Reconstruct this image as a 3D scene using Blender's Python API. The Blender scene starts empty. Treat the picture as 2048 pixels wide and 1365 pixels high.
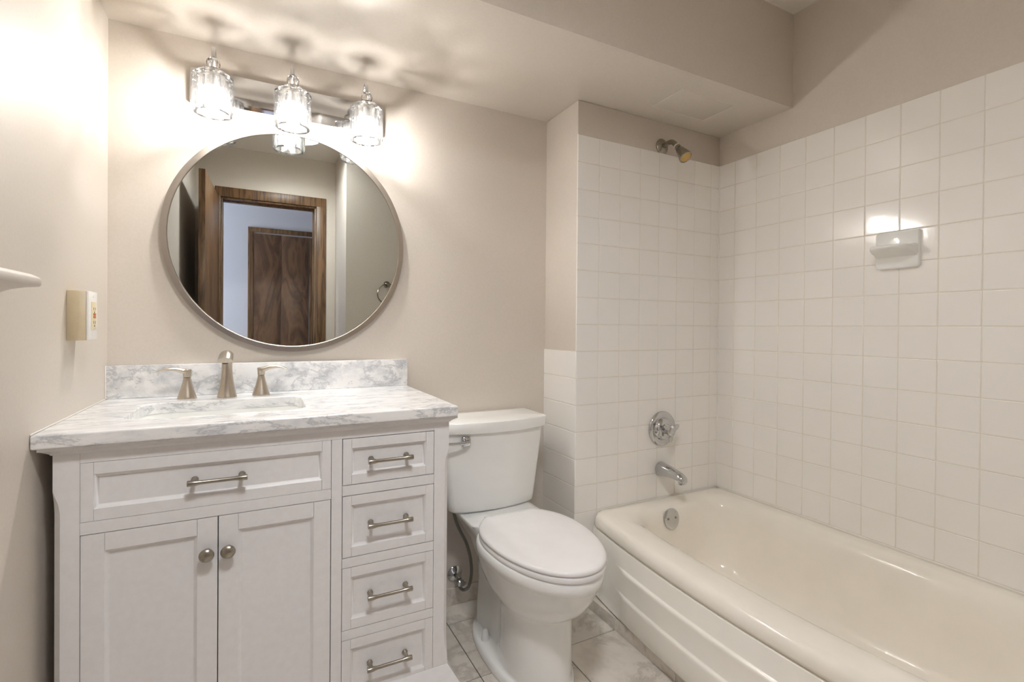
import bpy, bmesh, math, random
from mathutils import Vector, Matrix
random.seed(7)
PI = math.pi
C = bpy.context.scene.collection
SC = bpy.context.scene

# ------------------------------------------------------------------ camera
def make_camera():
    f, cy = 976.38, 662.10
    yaw, pit, rol = math.radians(27.3988), math.radians(-0.3603), math.radians(0.4652)
    fwd = Vector((math.sin(yaw)*math.cos(pit), math.cos(yaw)*math.cos(pit), math.sin(pit)))
    right = Vector((math.cos(yaw), -math.sin(yaw), 0)); up = right.cross(fwd)
    r2 = right*math.cos(rol) + up*math.sin(rol); u2 = up*math.cos(rol) - right*math.sin(rol)
    cd = bpy.data.cameras.new('camera'); cd.sensor_width = 36; cd.lens = f/2048*36
    cd.shift_y = -(682.5-cy)/2048; cd.clip_start = 0.02
    o = bpy.data.objects.new('camera', cd); C.objects.link(o)
    m = Matrix((r2, u2, -fwd)).transposed().to_4x4(); m.translation = Vector((0.40695, -1.62477, 1.13268))
    o.matrix_world = m; SC.camera = o
make_camera()

# ------------------------------------------------------------------ world, exposure
w = bpy.data.worlds.new('world'); SC.world = w; w.use_nodes = True
w.node_tree.nodes['Background'].inputs[0].default_value = (0.8, 0.85, 1, 1)
w.node_tree.nodes['Background'].inputs[1].default_value = 0.3
vs = SC.view_settings; vs.view_transform = 'Standard'; vs.look = 'None'; vs.gamma = 1; vs.exposure = 1.0
vs.use_curve_mapping = False
SC.cycles.max_bounces = 14; SC.cycles.diffuse_bounces = 7; SC.cycles.transparent_max_bounces = 24; SC.cycles.transmission_bounces = 12
SC.cycles.glossy_bounces = 6; SC.cycles.sample_clamp_indirect = 20; SC.cycles.caustics_reflective = False; SC.cycles.caustics_refractive = False
BULB = 270.0          # strength of the three vanity bulbs
FILL = 62.0           # strength of the unseen fill lamp added on the ceiling
# daylight from the window at the left end of the hall
def area(name, loc, rot, sx, sy, power, col):
    l = bpy.data.lights.new(name, 'AREA'); l.shape = 'RECTANGLE'; l.size = sx; l.size_y = sy; l.energy = power; l.color = col
    o = bpy.data.objects.new(name, l); o.location = loc; o.rotation_euler = rot; C.objects.link(o); return o
area('hall_window_daylight', (-1.55, -2.66, 1.35), (0, -PI/2, 0), 1.3, 0.75, 36, (0.80, 0.88, 1.0))

# ------------------------------------------------------------------ materials
def lin(c):
    c = c/255.0
    return c/12.92 if c <= 0.04045 else ((c+0.055)/1.055)**2.4
def srgb(r, g, b): return (lin(r), lin(g), lin(b), 1)
def mat(name):
    m = bpy.data.materials.new(name); m.use_nodes = True
    nt = m.node_tree; b = nt.nodes['Principled BSDF']
    return m, nt, b
def setp(b, **k):
    for n, v in k.items(): b.inputs[n.replace('_', ' ')].default_value = v
def node(nt, t, **k):
    n = nt.nodes.new(t)
    for a, v in k.items(): setattr(n, a, v)
    return n
def noise_bump(nt, b, scale, strength, dist=0.002, detail=3):
    tc = node(nt, 'ShaderNodeTexCoord'); nz = node(nt, 'ShaderNodeTexNoise')
    nz.inputs['Scale'].default_value = scale; nz.inputs['Detail'].default_value = detail
    bp = node(nt, 'ShaderNodeBump'); bp.inputs['Strength'].default_value = strength; bp.inputs['Distance'].default_value = dist
    nt.links.new(tc.outputs['Object'], nz.inputs['Vector']); nt.links.new(nz.outputs['Fac'], bp.inputs['Height'])
    nt.links.new(bp.outputs['Normal'], b.inputs['Normal']); return nz, tc
def vary(nt, b, nz, c0, c1, lo=0.35, hi=0.65):
    r = node(nt, 'ShaderNodeValToRGB'); r.color_ramp.elements[0].position = lo; r.color_ramp.elements[1].position = hi
    r.color_ramp.elements[0].color = c0; r.color_ramp.elements[1].color = c1
    nt.links.new(nz.outputs['Fac'], r.inputs['Fac']); nt.links.new(r.outputs['Color'], b.inputs['Base Color']); return r
def plain(name, col, rough=0.5, metal=0.0, bump=None, coat=0.0, spec=0.5):
    m, nt, b = mat(name); b.inputs['Base Color'].default_value = col
    setp(b, Roughness=rough, Metallic=metal, Coat_Weight=coat, Specular_IOR_Level=spec)
    if bump: 
        nz, tc = noise_bump(nt, b, *bump)
        d = [c*0.965 for c in col[:3]] + [1]
        vary(nt, b, nz, d, col)
    return m
M = {}
M['paint'] = plain('beige_wall_paint', srgb(213, 205, 195), 0.42, bump=(140, 0.10, 0.001), spec=0.35)
M['ceil'] = plain('white_ceiling_paint', srgb(232, 228, 222), 0.8, bump=(120, 0.15, 0.001))
M['hallpaint'] = plain('pale_grey_hall_paint', srgb(205, 205, 212), 0.6, bump=(140, 0.10, 0.001))
M['cab'] = plain('white_cabinet_paint', srgb(231, 230, 231), 0.38, bump=(60, 0.05, 0.0008))
M['dark'] = plain('dark_gap_shade', srgb(40, 38, 36), 0.9, bump=(30, 0.05))  # painted shade for the gaps between the cabinet fronts
M['porc'] = plain('white_porcelain', srgb(239, 240, 238), 0.07, bump=(9, 0.02, 0.002), spec=0.5)
M['seat'] = plain('white_seat_plastic', srgb(236, 235, 235), 0.16, bump=(12, 0.015, 0.001))
M['tub'] = plain('cream_tub_enamel', srgb(243, 238, 228), 0.09, bump=(7, 0.03, 0.003))
M['apron'] = plain('cream_apron_enamel', srgb(243, 240, 232), 0.13, bump=(7, 0.03, 0.003))
M['chrome'] = plain('polished_chrome', (0.62, 0.63, 0.64, 1), 0.07, 1.0, bump=(15, 0.01, 0.001))
M['dullchrome'] = plain('dull_old_chrome', srgb(165, 158, 145), 0.2, 1.0, bump=(60, 0.06, 0.0008))
M['frame'] = plain('brushed_steel_frame', srgb(180, 172, 162), 0.28, 1.0, bump=(90, 0.05, 0.0005))
M['beige'] = plain('beige_plastic', srgb(205, 190, 158), 0.4, bump=(70, 0.04, 0.0006))
M['white'] = plain('white_plastic', srgb(240, 238, 234), 0.3, bump=(70, 0.03, 0.0005))
M['ivory'] = plain('ivory_plastic', srgb(236, 222, 186), 0.35, bump=(70, 0.03, 0.0005))
M['orange'] = plain('orange_button_plastic', srgb(196, 112, 60), 0.4, bump=(70, 0.03, 0.0005))
M['black'] = plain('black_slot', srgb(30, 26, 22), 0.7, bump=(50, 0.02, 0.0005))
M['amber'] = plain('amber_spray_plate', srgb(206, 170, 100), 0.35, 0.3, bump=(400, 0.6, 0.002))
M['grout'] = plain('cream_grout', srgb(230, 223, 209), 0.75, bump=(200, 0.2, 0.001))
M['darkgrout'] = plain('grey_floor_grout', srgb(86, 81, 74), 0.85, bump=(200, 0.2, 0.001))
M['caulk'] = plain('white_caulk', srgb(238, 234, 228), 0.5, bump=(80, 0.1, 0.001))
M['hose'] = plain('grey_braided_hose', srgb(140, 138, 132), 0.45, 0.4, bump=(900, 0.8, 0.002))
M['shelf'] = plain('white_shelf_paint', srgb(212, 205, 197), 0.35, bump=(60, 0.04, 0.0008))

def brushed(name, col, rough, axis):
    m, nt, b = mat(name); setp(b, Metallic=1.0, Roughness=rough)
    tc = node(nt, 'ShaderNodeTexCoord'); mp = node(nt, 'ShaderNodeMapping'); nz = node(nt, 'ShaderNodeTexNoise')
    s = [900, 900, 900]; s[axis] = 12
    mp.inputs['Scale'].default_value = s; nz.inputs['Scale'].default_value = 1.0; nz.inputs['Detail'].default_value = 2
    nt.links.new(tc.outputs['Object'], mp.inputs['Vector']); nt.links.new(mp.outputs['Vector'], nz.inputs['Vector'])
    vary(nt, b, nz, [c*0.86 for c in col[:3]]+[1], col)
    return m
M['nickel'] = brushed('brushed_nickel', srgb(206, 196, 182), 0.30, 2)
M['pull'] = brushed('satin_nickel_pull', srgb(172, 165, 153), 0.33, 0)

def mirror_mat():
    m, nt, b = mat('mirror_silver'); setp(b, Metallic=1.0, Roughness=0.004)
    nz, tc = noise_bump(nt, b, 2, 0.0); vary(nt, b, nz, (0.57, 0.59, 0.565, 1), (0.59, 0.61, 0.585, 1)); return m
M['mirror'] = mirror_mat()

def tile_mat(name, base, rough, wob=0.06):
    m, nt, b = mat(name); setp(b, Roughness=rough)
    g = node(nt, 'ShaderNodeNewGeometry'); r = node(nt, 'ShaderNodeValToRGB')
    r.color_ramp.elements[0].color = [c*0.985 for c in base[:3]]+[1]; r.color_ramp.elements[1].color = base
    nt.links.new(g.outputs['Random Per Island'], r.inputs['Fac']); nt.links.new(r.outputs['Color'], b.inputs['Base Color'])
    noise_bump(nt, b, 22, wob, 0.004, 2); return m
M['tile'] = tile_mat('glossy_white_tile', srgb(240, 238, 234), 0.10)

def marble_mat(name, white, grey, dark, scale, island=False, rough=0.12, vein=0.5, rot=0.5, soft=0.05):
    m, nt, b = mat(name); setp(b, Roughness=rough)
    L = nt.links.new
    tc = node(nt, 'ShaderNodeTexCoord'); mp = node(nt, 'ShaderNodeMapping'); mp.inputs['Rotation'].default_value = (0.3, 0.2, rot)
    mp.inputs['Scale'].default_value = scale
    src = tc.outputs['Object']
    if island:
        g = node(nt, 'ShaderNodeNewGeometry'); cx = node(nt, 'ShaderNodeCombineXYZ'); mu = node(nt, 'ShaderNodeMath', operation='MULTIPLY')
        mu.inputs[1].default_value = 37.0; L(g.outputs['Random Per Island'], mu.inputs[0]); L(mu.outputs[0], cx.inputs[2])
        va = node(nt, 'ShaderNodeVectorMath', operation='ADD'); L(src, va.inputs[0]); L(cx.outputs[0], va.inputs[1]); src = va.outputs[0]
    L(src, mp.inputs['Vector'])
    n1 = node(nt, 'ShaderNodeTexNoise'); n1.inputs['Scale'].default_value = 2.2; n1.inputs['Detail'].default_value = 9; n1.inputs['Roughness'].default_value = 0.66; n1.inputs['Distortion'].default_value = 0.25
    L(mp.outputs['Vector'], n1.inputs['Vector'])
    r1 = node(nt, 'ShaderNodeValToRGB'); e = r1.color_ramp.elements
    e[0].position = 0.36; e[0].color = grey; e[1].position = 0.56; e[1].color = white
    L(n1.outputs['Fac'], r1.inputs['Fac'])
    n2 = node(nt, 'ShaderNodeTexNoise'); n2.inputs['Scale'].default_value = 1.5; n2.inputs['Detail'].default_value = 8; n2.inputs['Roughness'].default_value = 0.68; n2.inputs['Distortion'].default_value = 0.35
    L(mp.outputs['Vector'], n2.inputs['Vector'])
    r2 = node(nt, 'ShaderNodeValToRGB'); e = r2.color_ramp.elements
    e[0].position = 0.47-soft; e[0].color = (0, 0, 0, 1); e[1].position = 0.47; e[1].color = (1, 1, 1, 1); x = e.new(0.47+soft); x.color = (0, 0, 0, 1)
    L(n2.outputs['Fac'], r2.inputs['Fac'])
    ml = node(nt, 'ShaderNodeMath', operation='MULTIPLY'); ml.inputs[1].default_value = vein; L(r2.outputs['Color'], ml.inputs[0])
    mx = node(nt, 'ShaderNodeMix', data_type='RGBA'); L(ml.outputs[0], mx.inputs['Factor']); L(r1.outputs['Color'], mx.inputs['A']); mx.inputs['B'].default_value = dark
    L(mx.outputs['Result'], b.inputs['Base Color']); return m
M['marble'] = marble_mat('white_marble_slab', srgb(239, 239, 239), srgb(212, 214, 217), srgb(140, 145, 151), (3.6, 12.0, 9.0), vein=0.55, rot=0.20, soft=0.032)
M['marble2'] = marble_mat('white_marble_backsplash', srgb(238, 238, 238), srgb(196, 199, 203), srgb(150, 154, 160), (4.6, 5.5, 6.5), vein=0.55, rot=0.5, soft=0.035)
M['floormarble'] = marble_mat('floor_marble', srgb(228, 222, 213), srgb(206, 199, 188), srgb(140, 131, 120), (2.6, 2.2, 2.0), island=True, rough=0.22, vein=0.36, rot=0.6, soft=0.05)

def wood_mat(name, c0, c1, c2, scale=(26, 26, 2.2)):
    m, nt, b = mat(name); setp(b, Roughness=0.38)
    L = nt.links.new
    tc = node(nt, 'ShaderNodeTexCoord'); mp = node(nt, 'ShaderNodeMapping'); mp.inputs['Scale'].default_value = scale
    L(tc.outputs['Object'], mp.inputs['Vector'])
    n0 = node(nt, 'ShaderNodeTexNoise'); n0.inputs['Scale'].default_value = 0.55; n0.inputs['Detail'].default_value = 4; n0.inputs['Distortion'].default_value = 1.2; L(mp.outputs['Vector'], n0.inputs['Vector'])
    mu = node(nt, 'ShaderNodeMath', operation='MULTIPLY'); mu.inputs[1].default_value = 9; L(n0.outputs['Fac'], mu.inputs[0])
    fr = node(nt, 'ShaderNodeMath', operation='PINGPONG'); fr.inputs[1].default_value = 1.0; L(mu.outputs[0], fr.inputs[0])
    r = node(nt, 'ShaderNodeValToRGB'); e = r.color_ramp.elements
    e[0].position = 0.0; e[0].color = c0; e[1].position = 1.0; e[1].color = c2; x = e.new(0.45); x.color = c1
    L(fr.outputs[0], r.inputs['Fac']); 
    n3 = node(nt, 'ShaderNodeTexNoise'); n3.inputs['Scale'].default_value = 6; n3.inputs['Detail'].default_value = 5; L(mp.outputs['Vector'], n3.inputs['Vector'])
    mx = node(nt, 'ShaderNodeMix', data_type='RGBA', blend_type='MULTIPLY'); mx.inputs['Factor'].default_value = 0.5
    L(r.outputs['Color'], mx.inputs['A']); L(n3.outputs['Color'], mx.inputs['B']); L(mx.outputs['Result'], b.inputs['Base Color'])
    return m
M['oak'] = wood_mat('dark_stained_oak', srgb(84, 58, 34), srgb(122, 90, 58), srgb(140, 106, 70), (40, 40, 2.5))
M['ply'] = wood_mat('figured_plywood_door', srgb(96, 68, 48), srgb(118, 86, 62), srgb(134, 100, 74), (11, 11, 3.2))

def crystal(name, rough_mix=0.30, glow=0.012):
    m = bpy.data.materials.new(name); m.use_nodes = True; nt = m.node_tree; nt.nodes.clear(); L = nt.links.new
    out = node(nt, 'ShaderNodeOutputMaterial'); tr = node(nt, 'ShaderNodeBsdfTransparent'); tr.inputs[0].default_value = (0.95, 0.95, 0.95, 1)
    rf = node(nt, 'ShaderNodeBsdfRefraction'); rf.inputs['IOR'].default_value = 1.5; rf.inputs['Roughness'].default_value = 0.02
    gl = node(nt, 'ShaderNodeBsdfGlossy'); gl.inputs['Roughness'].default_value = 0.05
    fr = node(nt, 'ShaderNodeFresnel'); fr.inputs['IOR'].default_value = 1.55
    tc = node(nt, 'ShaderNodeTexCoord'); nz = node(nt, 'ShaderNodeTexNoise'); nz.inputs['Scale'].default_value = 35
    bp = node(nt, 'ShaderNodeBump'); bp.inputs['Strength'].default_value = 0.12; bp.inputs['Distance'].default_value = 0.003
    L(tc.outputs['Object'], nz.inputs['Vector']); L(nz.outputs['Fac'], bp.inputs['Height'])
    for n in (rf, gl): L(bp.outputs['Normal'], n.inputs['Normal'])
    m1 = node(nt, 'ShaderNodeMixShader'); m1.inputs[0].default_value = rough_mix; L(tr.outputs[0], m1.inputs[1]); L(rf.outputs[0], m1.inputs[2])
    m2 = node(nt, 'ShaderNodeMixShader'); L(fr.outputs[0], m2.inputs[0]); L(m1.outputs[0], m2.inputs[1]); L(gl.outputs[0], m2.inputs[2])
    tl = node(nt, 'ShaderNodeBsdfTranslucent'); tl.inputs[0].default_value = (0.95, 0.95, 0.95, 1); m3 = node(nt, 'ShaderNodeMixShader'); m3.inputs[0].default_value = glow
    L(m2.outputs[0], m3.inputs[1]); L(tl.outputs[0], m3.inputs[2])
    L(m3.outputs[0], out.inputs[0]); return m
M['crystal'] = crystal('cut_crystal', 0.30, 0.003)
M['ball'] = crystal('crystal_ball_glass', 0.75, 0.004)
def emis(name, col, st):
    m = bpy.data.materials.new(name); m.use_nodes = True; nt = m.node_tree; nt.nodes.clear()
    out = node(nt, 'ShaderNodeOutputMaterial'); e = node(nt, 'ShaderNodeEmission'); e.inputs[0].default_value = col; e.inputs[1].default_value = st
    nt.links.new(e.outputs[0], out.inputs[0]); return m
M['bulb'] = emis('lit_bulb', (1.0, 0.965, 0.92, 1), BULB)

# ------------------------------------------------------------------ mesh helpers
def obj(name, bm, m, parent=None, angle=35, flat=False, recalc=True):
    if recalc: bmesh.ops.recalc_face_normals(bm, faces=bm.faces)
    me = bpy.data.meshes.new(name); bm.to_mesh(me); bm.free()
    if not flat:
        for p in me.polygons: p.use_smooth = True
        me.set_sharp_from_angle(angle=math.radians(angle))
    me.materials.append(m)
    o = bpy.data.objects.new(name, me); C.objects.link(o)
    if parent is not None:
        o.parent = parent
        o.matrix_parent_inverse = Matrix.Translation(parent.location).inverted()
    return o
def tag(o, label, cat, group=None):
    o['label'] = label; o['category'] = cat
    if group: o['group'] = group
    return o
def thing(name, label, cat, loc=(0, 0, 0), group=None):
    o = bpy.data.objects.new(name, None); o.location = loc; o.empty_display_size = 0.05; C.objects.link(o)
    return tag(o, label, cat, group)
def struct(name, bm, m, parent=None, **k):
    o = obj(name, bm, m, parent, **k)
    if parent is None: o['kind'] = 'structure'
    return o
def wn(o):
    md = o.modifiers.new('weighted', 'WEIGHTED_NORMAL'); md.keep_sharp = True; md.weight = 90; return o
def BM(): return bmesh.new()
def box(bm, x0, x1, y0, y1, z0, z1, bev=0.0, seg=2):
    vs_ = [bm.verts.new(p) for p in ((x0,y0,z0),(x1,y0,z0),(x1,y1,z0),(x0,y1,z0),(x0,y0,z1),(x1,y0,z1),(x1,y1,z1),(x0,y1,z1))]
    fs = [bm.faces.new([vs_[i] for i in q]) for q in ((3,2,1,0),(4,5,6,7),(0,1,5,4),(1,2,6,5),(2,3,7,6),(3,0,4,7))]
    if bev > 0:
        es = {e for f in fs for e in f.edges}
        bmesh.ops.bevel(bm, geom=list(es), offset=bev, segments=seg, profile=0.5, affect='EDGES', clamp_overlap=True)
    return bm
def loft(bm, rings, cap0=True, cap1=True, closed=True):
    R = [[bm.verts.new(p) for p in r] for r in rings]; n = len(R[0])
    for a, b in zip(R[:-1], R[1:]):
        for i in range(n if closed else n-1):
            j = (i+1) % n; bm.faces.new((a[i], a[j], b[j], b[i]))
    if cap0: bm.faces.new(R[0][::-1])
    if cap1: bm.faces.new(R[-1])
    return R
def frame_of(d):
    d = Vector(d).normalized(); up = Vector((0, 0, 1)) if abs(d.z) < 0.95 else Vector((0, 1, 0))
    s = d.cross(up).normalized(); return s, s.cross(d).normalized(), d
def lathe(bm, prof, o=(0,0,0), axis=(0,0,1), n=32, cap0=True, cap1=True):
    s, u, d = frame_of(axis); o = Vector(o)
    rings = [[o + d*h + (s*math.cos(2*PI*i/n) + u*math.sin(2*PI*i/n))*max(r, 1e-5) for i in range(n)] for r, h in prof]
    return loft(bm, rings, cap0, cap1)
def spline(pts, n=8):
    P = [Vector(p) for p in pts]; P = [2*P[0]-P[1]] + P + [2*P[-1]-P[-2]]; out = []
    for k in range(1, len(P)-2):
        for i in range(n):
            t = i/n; a, b, c, d = P[k-1:k+3]
            out.append(0.5*((2*b) + (c-a)*t + (2*a-5*b+4*c-d)*t*t + (3*b-a-3*c+d)*t**3))
    out.append(P[-2]); return out
def tube(bm, pts, r, n=14, scale=None, up=None):
    P = [Vector(p) for p in pts]; rings = []
    if not callable(r): rr = r; r = lambda t: rr
    prev = None
    for i, p in enumerate(P):
        d = (P[min(i+1, len(P)-1)] - P[max(i-1, 0)]).normalized()
        if prev is None:
            s, u, _ = frame_of(d)
            if up is not None: s = d.cross(Vector(up)).normalized(); u = s.cross(d).normalized()
        else:
            u = (prev - d*prev.dot(d)).normalized(); s = d.cross(u).normalized()
        prev = u
        t = i/(len(P)-1); q = r(t); a, b = (q if isinstance(q, tuple) else (q, q))
        rings.append([p + s*a*math.cos(2*PI*k/n) + u*b*math.sin(2*PI*k/n) for k in range(n)])
    return loft(bm, rings)
def rrect(x0, x1, y0, y1, r, nc=8, ns=12):
    """rounded rectangle, counter-clockwise, the same number of points for any size"""
    out = []
    cs = [(x1-r, y0+r, -PI/2), (x1-r, y1-r, 0), (x0+r, y1-r, PI/2), (x0+r, y0+r, PI)]
    for k, (cx, cy, a0) in enumerate(cs):
        for i in range(nc+1):
            a = a0 + PI/2*i/nc; out.append((cx + r*math.cos(a), cy + r*math.sin(a)))
        nx, ny, na = cs[(k+1) % 4]; sx, sy = nx + r*math.cos(na), ny + r*math.sin(na); ex, ey = out[-1]
        for i in range(1, ns): out.append((ex + (sx-ex)*i/ns, ey + (sy-ey)*i/ns))
    return out

# ------------------------------------------------------------------ the room
XR, YB, YS, YD, ZC, ZS = 2.362, 0.2485, -0.354, -2.05, 2.44, 2.054
struct('floor', box(BM(), -0.1, XR+0.1, -2.17, YB+0.1, -0.08, -0.003), M['darkgrout'])
struct('ceiling', box(BM(), -0.1, XR+0.1, -2.17, YB+0.1, ZC, ZC+0.08), M['ceil'])
struct('wall_left', box(BM(), -0.1, 0, YD, YB+0.1, 0, ZC), M['paint'])
struct('wall_back', box(BM(), 0, 1.545, YB, YB+0.1, 0, ZC), M['paint'])
WX = 1.541
wet = struct('wall_shower', box(BM(), WX+0.004, XR+0.006, 0.006, YB+0.1, 0, ZS, 0.003), M['paint'])
wr = struct('wall_right', box(BM(), XR+0.006, XR+0.1, -1.59, YB+0.1, 0, ZC), M['paint'])
struct('wall_end', box(BM(), 0.945, XR+0.1, -1.59, -1.49, 0, ZC), M['paint'])
struct('wall_return', box(BM(), 0.945, 1.045, -2.05, -1.59, 0, ZC), M['paint'])
bm = BM()
DX0, DX1, DZ = 0.15, 0.81, 2.075
box(bm, -0.1, DX0, -2.17, YD, 0, ZC); box(bm, DX1, 1.045, -2.17, YD, 0, ZC); box(bm, DX0, DX1, -2.17, YD, DZ, ZC)
struct('wall_front', bm, M['paint'])
sof = struct('ceiling_soffit', box(BM(), 0, XR+0.006, YS, YB+0.05, ZS, ZC), M['paint'])
# flush access hatch in the soffit
bm = BM()
for q in ((1.846, 2.142, -0.2535, -0.2525), (1.846, 2.142, -0.0925, -0.0915), (1.846, 1.847, -0.2535, -0.0915), (2.141, 2.142, -0.2535, -0.0915)): box(bm, *q, ZS-0.0012, ZS+0.002)
t = thing('access_hatch', 'flush beige access hatch in the soffit underside near the shower head', 'hatch', (1.994, -0.1725, ZS))
obj('seam', bm, M['caulk'], t)
obj('panel', box(BM(), 1.8485, 2.1395, -0.251, -0.094, ZS-0.0008, ZS+0.003, 0.0004), M['paint'], t)

# ---- wall tile: every tile a shallow pillowed slab
A = 0.1095; TZ = 1.915
def tile(bm, o, u, v, n, w, h, rnd=0.0012):
    """tile with its lower corner at o, spanning w along u and h along v, face along n"""
    o, u, v, n = Vector(o), Vector(u), Vector(v), Vector(n); g = 0.0009
    tu, tv = random.uniform(-rnd, rnd), random.uniform(-rnd, rnd)
    R = []
    for ins, ht in ((0, 0.0), (0, 0.0042), (0.0010, 0.0055), (0.0028, 0.0060)):
        a, b, c, d = g+ins, w-g-ins, g+ins, h-g-ins
        R.append([bm.verts.new(o + u*x + v*y + n*(ht + (tu*(x-w/2) + tv*(y-h/2) if ht else 0))) for x, y in ((a,c),(b,c),(b,d),(a,d))])
    for p, q in zip(R[:-1], R[1:]):
        for i in range(4): bm.faces.new((p[i], p[(i+1)%4], q[(i+1)%4], q[i]))
    bm.faces.new(R[-1])
bm = BM(); gb = BM()
x = WX; cols = []
for i in range(7): cols.append((x, A)); x += A
cols.append((x, XR-x))
for r in range(17):
    for cx, cw in cols: tile(bm, (cx, 0.006, TZ-(r+1)*A), (1,0,0), (0,0,1), (0,-1,0), cw, A)
for cx, cw in cols: tile(bm, (cx, 0.006, 0), (1,0,0), (0,0,1), (0,-1,0), cw, TZ-17*A)
wn(obj('tile_cladding', bm, M['tile'], wet, angle=60, recalc=False))
obj('grout', box(gb, WX+0.0015, XR, 0.0019, 0.0065, 0, TZ-0.001), M['grout'], wet)
bm = BM()
for r in range(8, 17): tile(bm, (WX+0.0045, YB, TZ-(r+1)*A), (0,-1,0), (0,0,1), (-1,0,0), YB-0.001, A)
tile(bm, (WX+0.0045, YB, 0), (0,-1,0), (0,0,1), (-1,0,0), YB-0.001, TZ-17*A)
wn(obj('side_cladding', bm, M['tile'], wet, angle=60, recalc=False))
obj('side_grout', box(BM(), WX+0.0004, WX+0.006, 0.002, YB, 0, TZ-8*A), M['grout'], wet)
bm = BM(); y = -0.791*A; cols = [(0.0, 0.791*A)]
while y > -1.49: cols.append((y, min(A, y+1.49))); y -= A
for r in range(17):
    for cy, cw in cols:
        if cw > 0.01: tile(bm, (XR+0.006, cy-cw, TZ-(r+1)*A), (0,1,0), (0,0,1), (-1,0,0), cw, A)
# keep the winding outward whichever way the axes ran
bmesh.ops.recalc_face_normals(bm, faces=bm.faces)
wn(obj('tile_cladding', bm, M['tile'], wr, angle=60, recalc=False))
obj('grout', box(BM(), XR+0.0019, XR+0.0065, -1.49, 0.004, 0, TZ-0.001), M['grout'], wr)

bm = BM(); box(bm, XR-0.0035, XR+0.004, -0.0035, 0.004, 0.375, TZ-0.001, 0.001, 1); box(bm, XR-0.003, XR+0.004, -1.488, 0.0, 0.3765, 0.3815, 0.001, 1)
obj('caulk_bead', bm, M['caulk'], wr)
# ---- floor tile, baseboards
bm = BM(); P_ = 0.3075
for i in range(-4, 6):
    for j in range(-1, 9):
        x0, y0 = 1.05+0.306*i, 0.1238-P_*(j)
        a, b, c, d = max(x0, 0.0), min(x0+0.306, XR), max(y0, YD-0.12), min(y0+P_, YB)
        if b-a > 0.01 and d-c > 0.01: box(bm, a+0.0015, b-0.0015, c+0.0015, d-0.0015, -0.008, 0.0, 0.0006, 1)
struct('floor_tiling', bm, M['floormarble'])
struct('baseboard_back', box(BM(), 0.90, WX-0.003, YB-0.0105, YB-0.0005, 0.0005, 0.07, 0.002), M['floormarble'])
bm = BM(); ys = [-0.003, -0.1836, -0.487, -0.79, -1.093, -1.396, -1.489]
for a, b in zip(ys[1:], ys[:-1]): box(bm, 1.596, 1.660, a+0.001, b-0.001, 0.0005, 0.047, 0.001)
struct('baseboard_tub', bm, M['floormarble'])
# ---- bathroom doorway seen in the mirror: jamb, casing, door leaf
bm = BM(); j = 0.018
box(bm, DX0, DX0+j, -2.17, YD+0.002, 0, DZ-j, 0.002); box(bm, DX1-j, DX1, -2.17, YD+0.002, 0, DZ-j, 0.002); box(bm, DX0, DX1, -2.17, YD+0.002, DZ-j, DZ, 0.002)
box(bm, DX1-j-0.010, DX1-j, -2.10, -2.135, 0, DZ-j-0.01); box(bm, DX0+j, DX1-j, -2.10, -2.135, DZ-j-0.010, DZ-j)
jm = struct('trim_1', bm, M['oak'])
bm = BM(); cw = 0.066
box(bm, DX1-0.006, DX1+cw, YD+0.0005, YD+0.016, 0, DZ+cw, 0.004); box(bm, DX0-0.030, DX0+0.006, YD+0.0005, YD+0.016, 0, DZ+cw, 0.004)
box(bm, DX0-0.029, DX1+cw, YD+0.001, YD+0.0165, DZ-0.006, DZ+cw+0.0005, 0.004)
struct('trim_2', bm, M['oak'])
dr = thing('door_1', 'dark oak bathroom door standing open against the left wall, seen in the mirror', 'door', (0.12, -2.03, 0)); dr['kind'] = 'structure'
bm = BM(); box(bm, 0.089, 0.123, -2.022, -1.30, 0.012, 2.052, 0.002)
bmesh.ops.rotate(bm, cent=(0.12, -2.03, 0), matrix=Matrix.Rotation(math.radians(2.1), 3, 'Z'), verts=bm.verts); bmesh.ops.translate(bm, vec=(0.0275, 0, 0), verts=bm.verts)
obj('leaf', bm, M['oak'], dr)
for s, x in ((1, 0.1235), (-1, 0.0885)):
    bm = BM(); lathe(bm, [(0.026, 0), (0.026, 0.006), (0.010, 0.010), (0.010, 0.026), (0.024, 0.034), (0.027, 0.046), (0.020, 0.056), (0, 0.058)] if s > 0 else [(0.026, 0), (0.026, 0.006), (0.010, 0.010), (0.010, 0.022), (0.024, 0.030), (0.025, 0.042), (0.0, 0.05)], (x, -1.37, 0.95), (s, 0, 0), 24)
    obj('door_knob', bm, M['dullchrome'], dr)
# unseen lamp added overhead as fill for cabinet, toilet and tub
LX, LY = 0.62, -1.40
cl = thing('fill_lamp', 'added round white drum fill lamp on the bathroom ceiling, out of view', 'fill lamp', (LX, LY, ZC))
bm = BM(); lathe(bm, [(0.145, 0.0002), (0.15, 0.002), (0.15, 0.073), (0.147, 0.075), (0.144, 0.073), (0.144, 0.010)], (LX, LY, ZC), (0, 0, -1), 48, True, False); obj('drum', bm, M['white'], cl)  # rim keeps the added fill off the soffit and upper walls
bm = BM(); lathe(bm, [(0.143, 0.006), (0.143, 0.016), (0.10, 0.019), (0, 0.020)], (LX, LY, ZC), (0, 0, -1), 48); obj('diffuser', bm, emis('fill_lamp_diffuser', (0.96, 0.98, 1.0, 1), FILL), cl)
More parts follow.
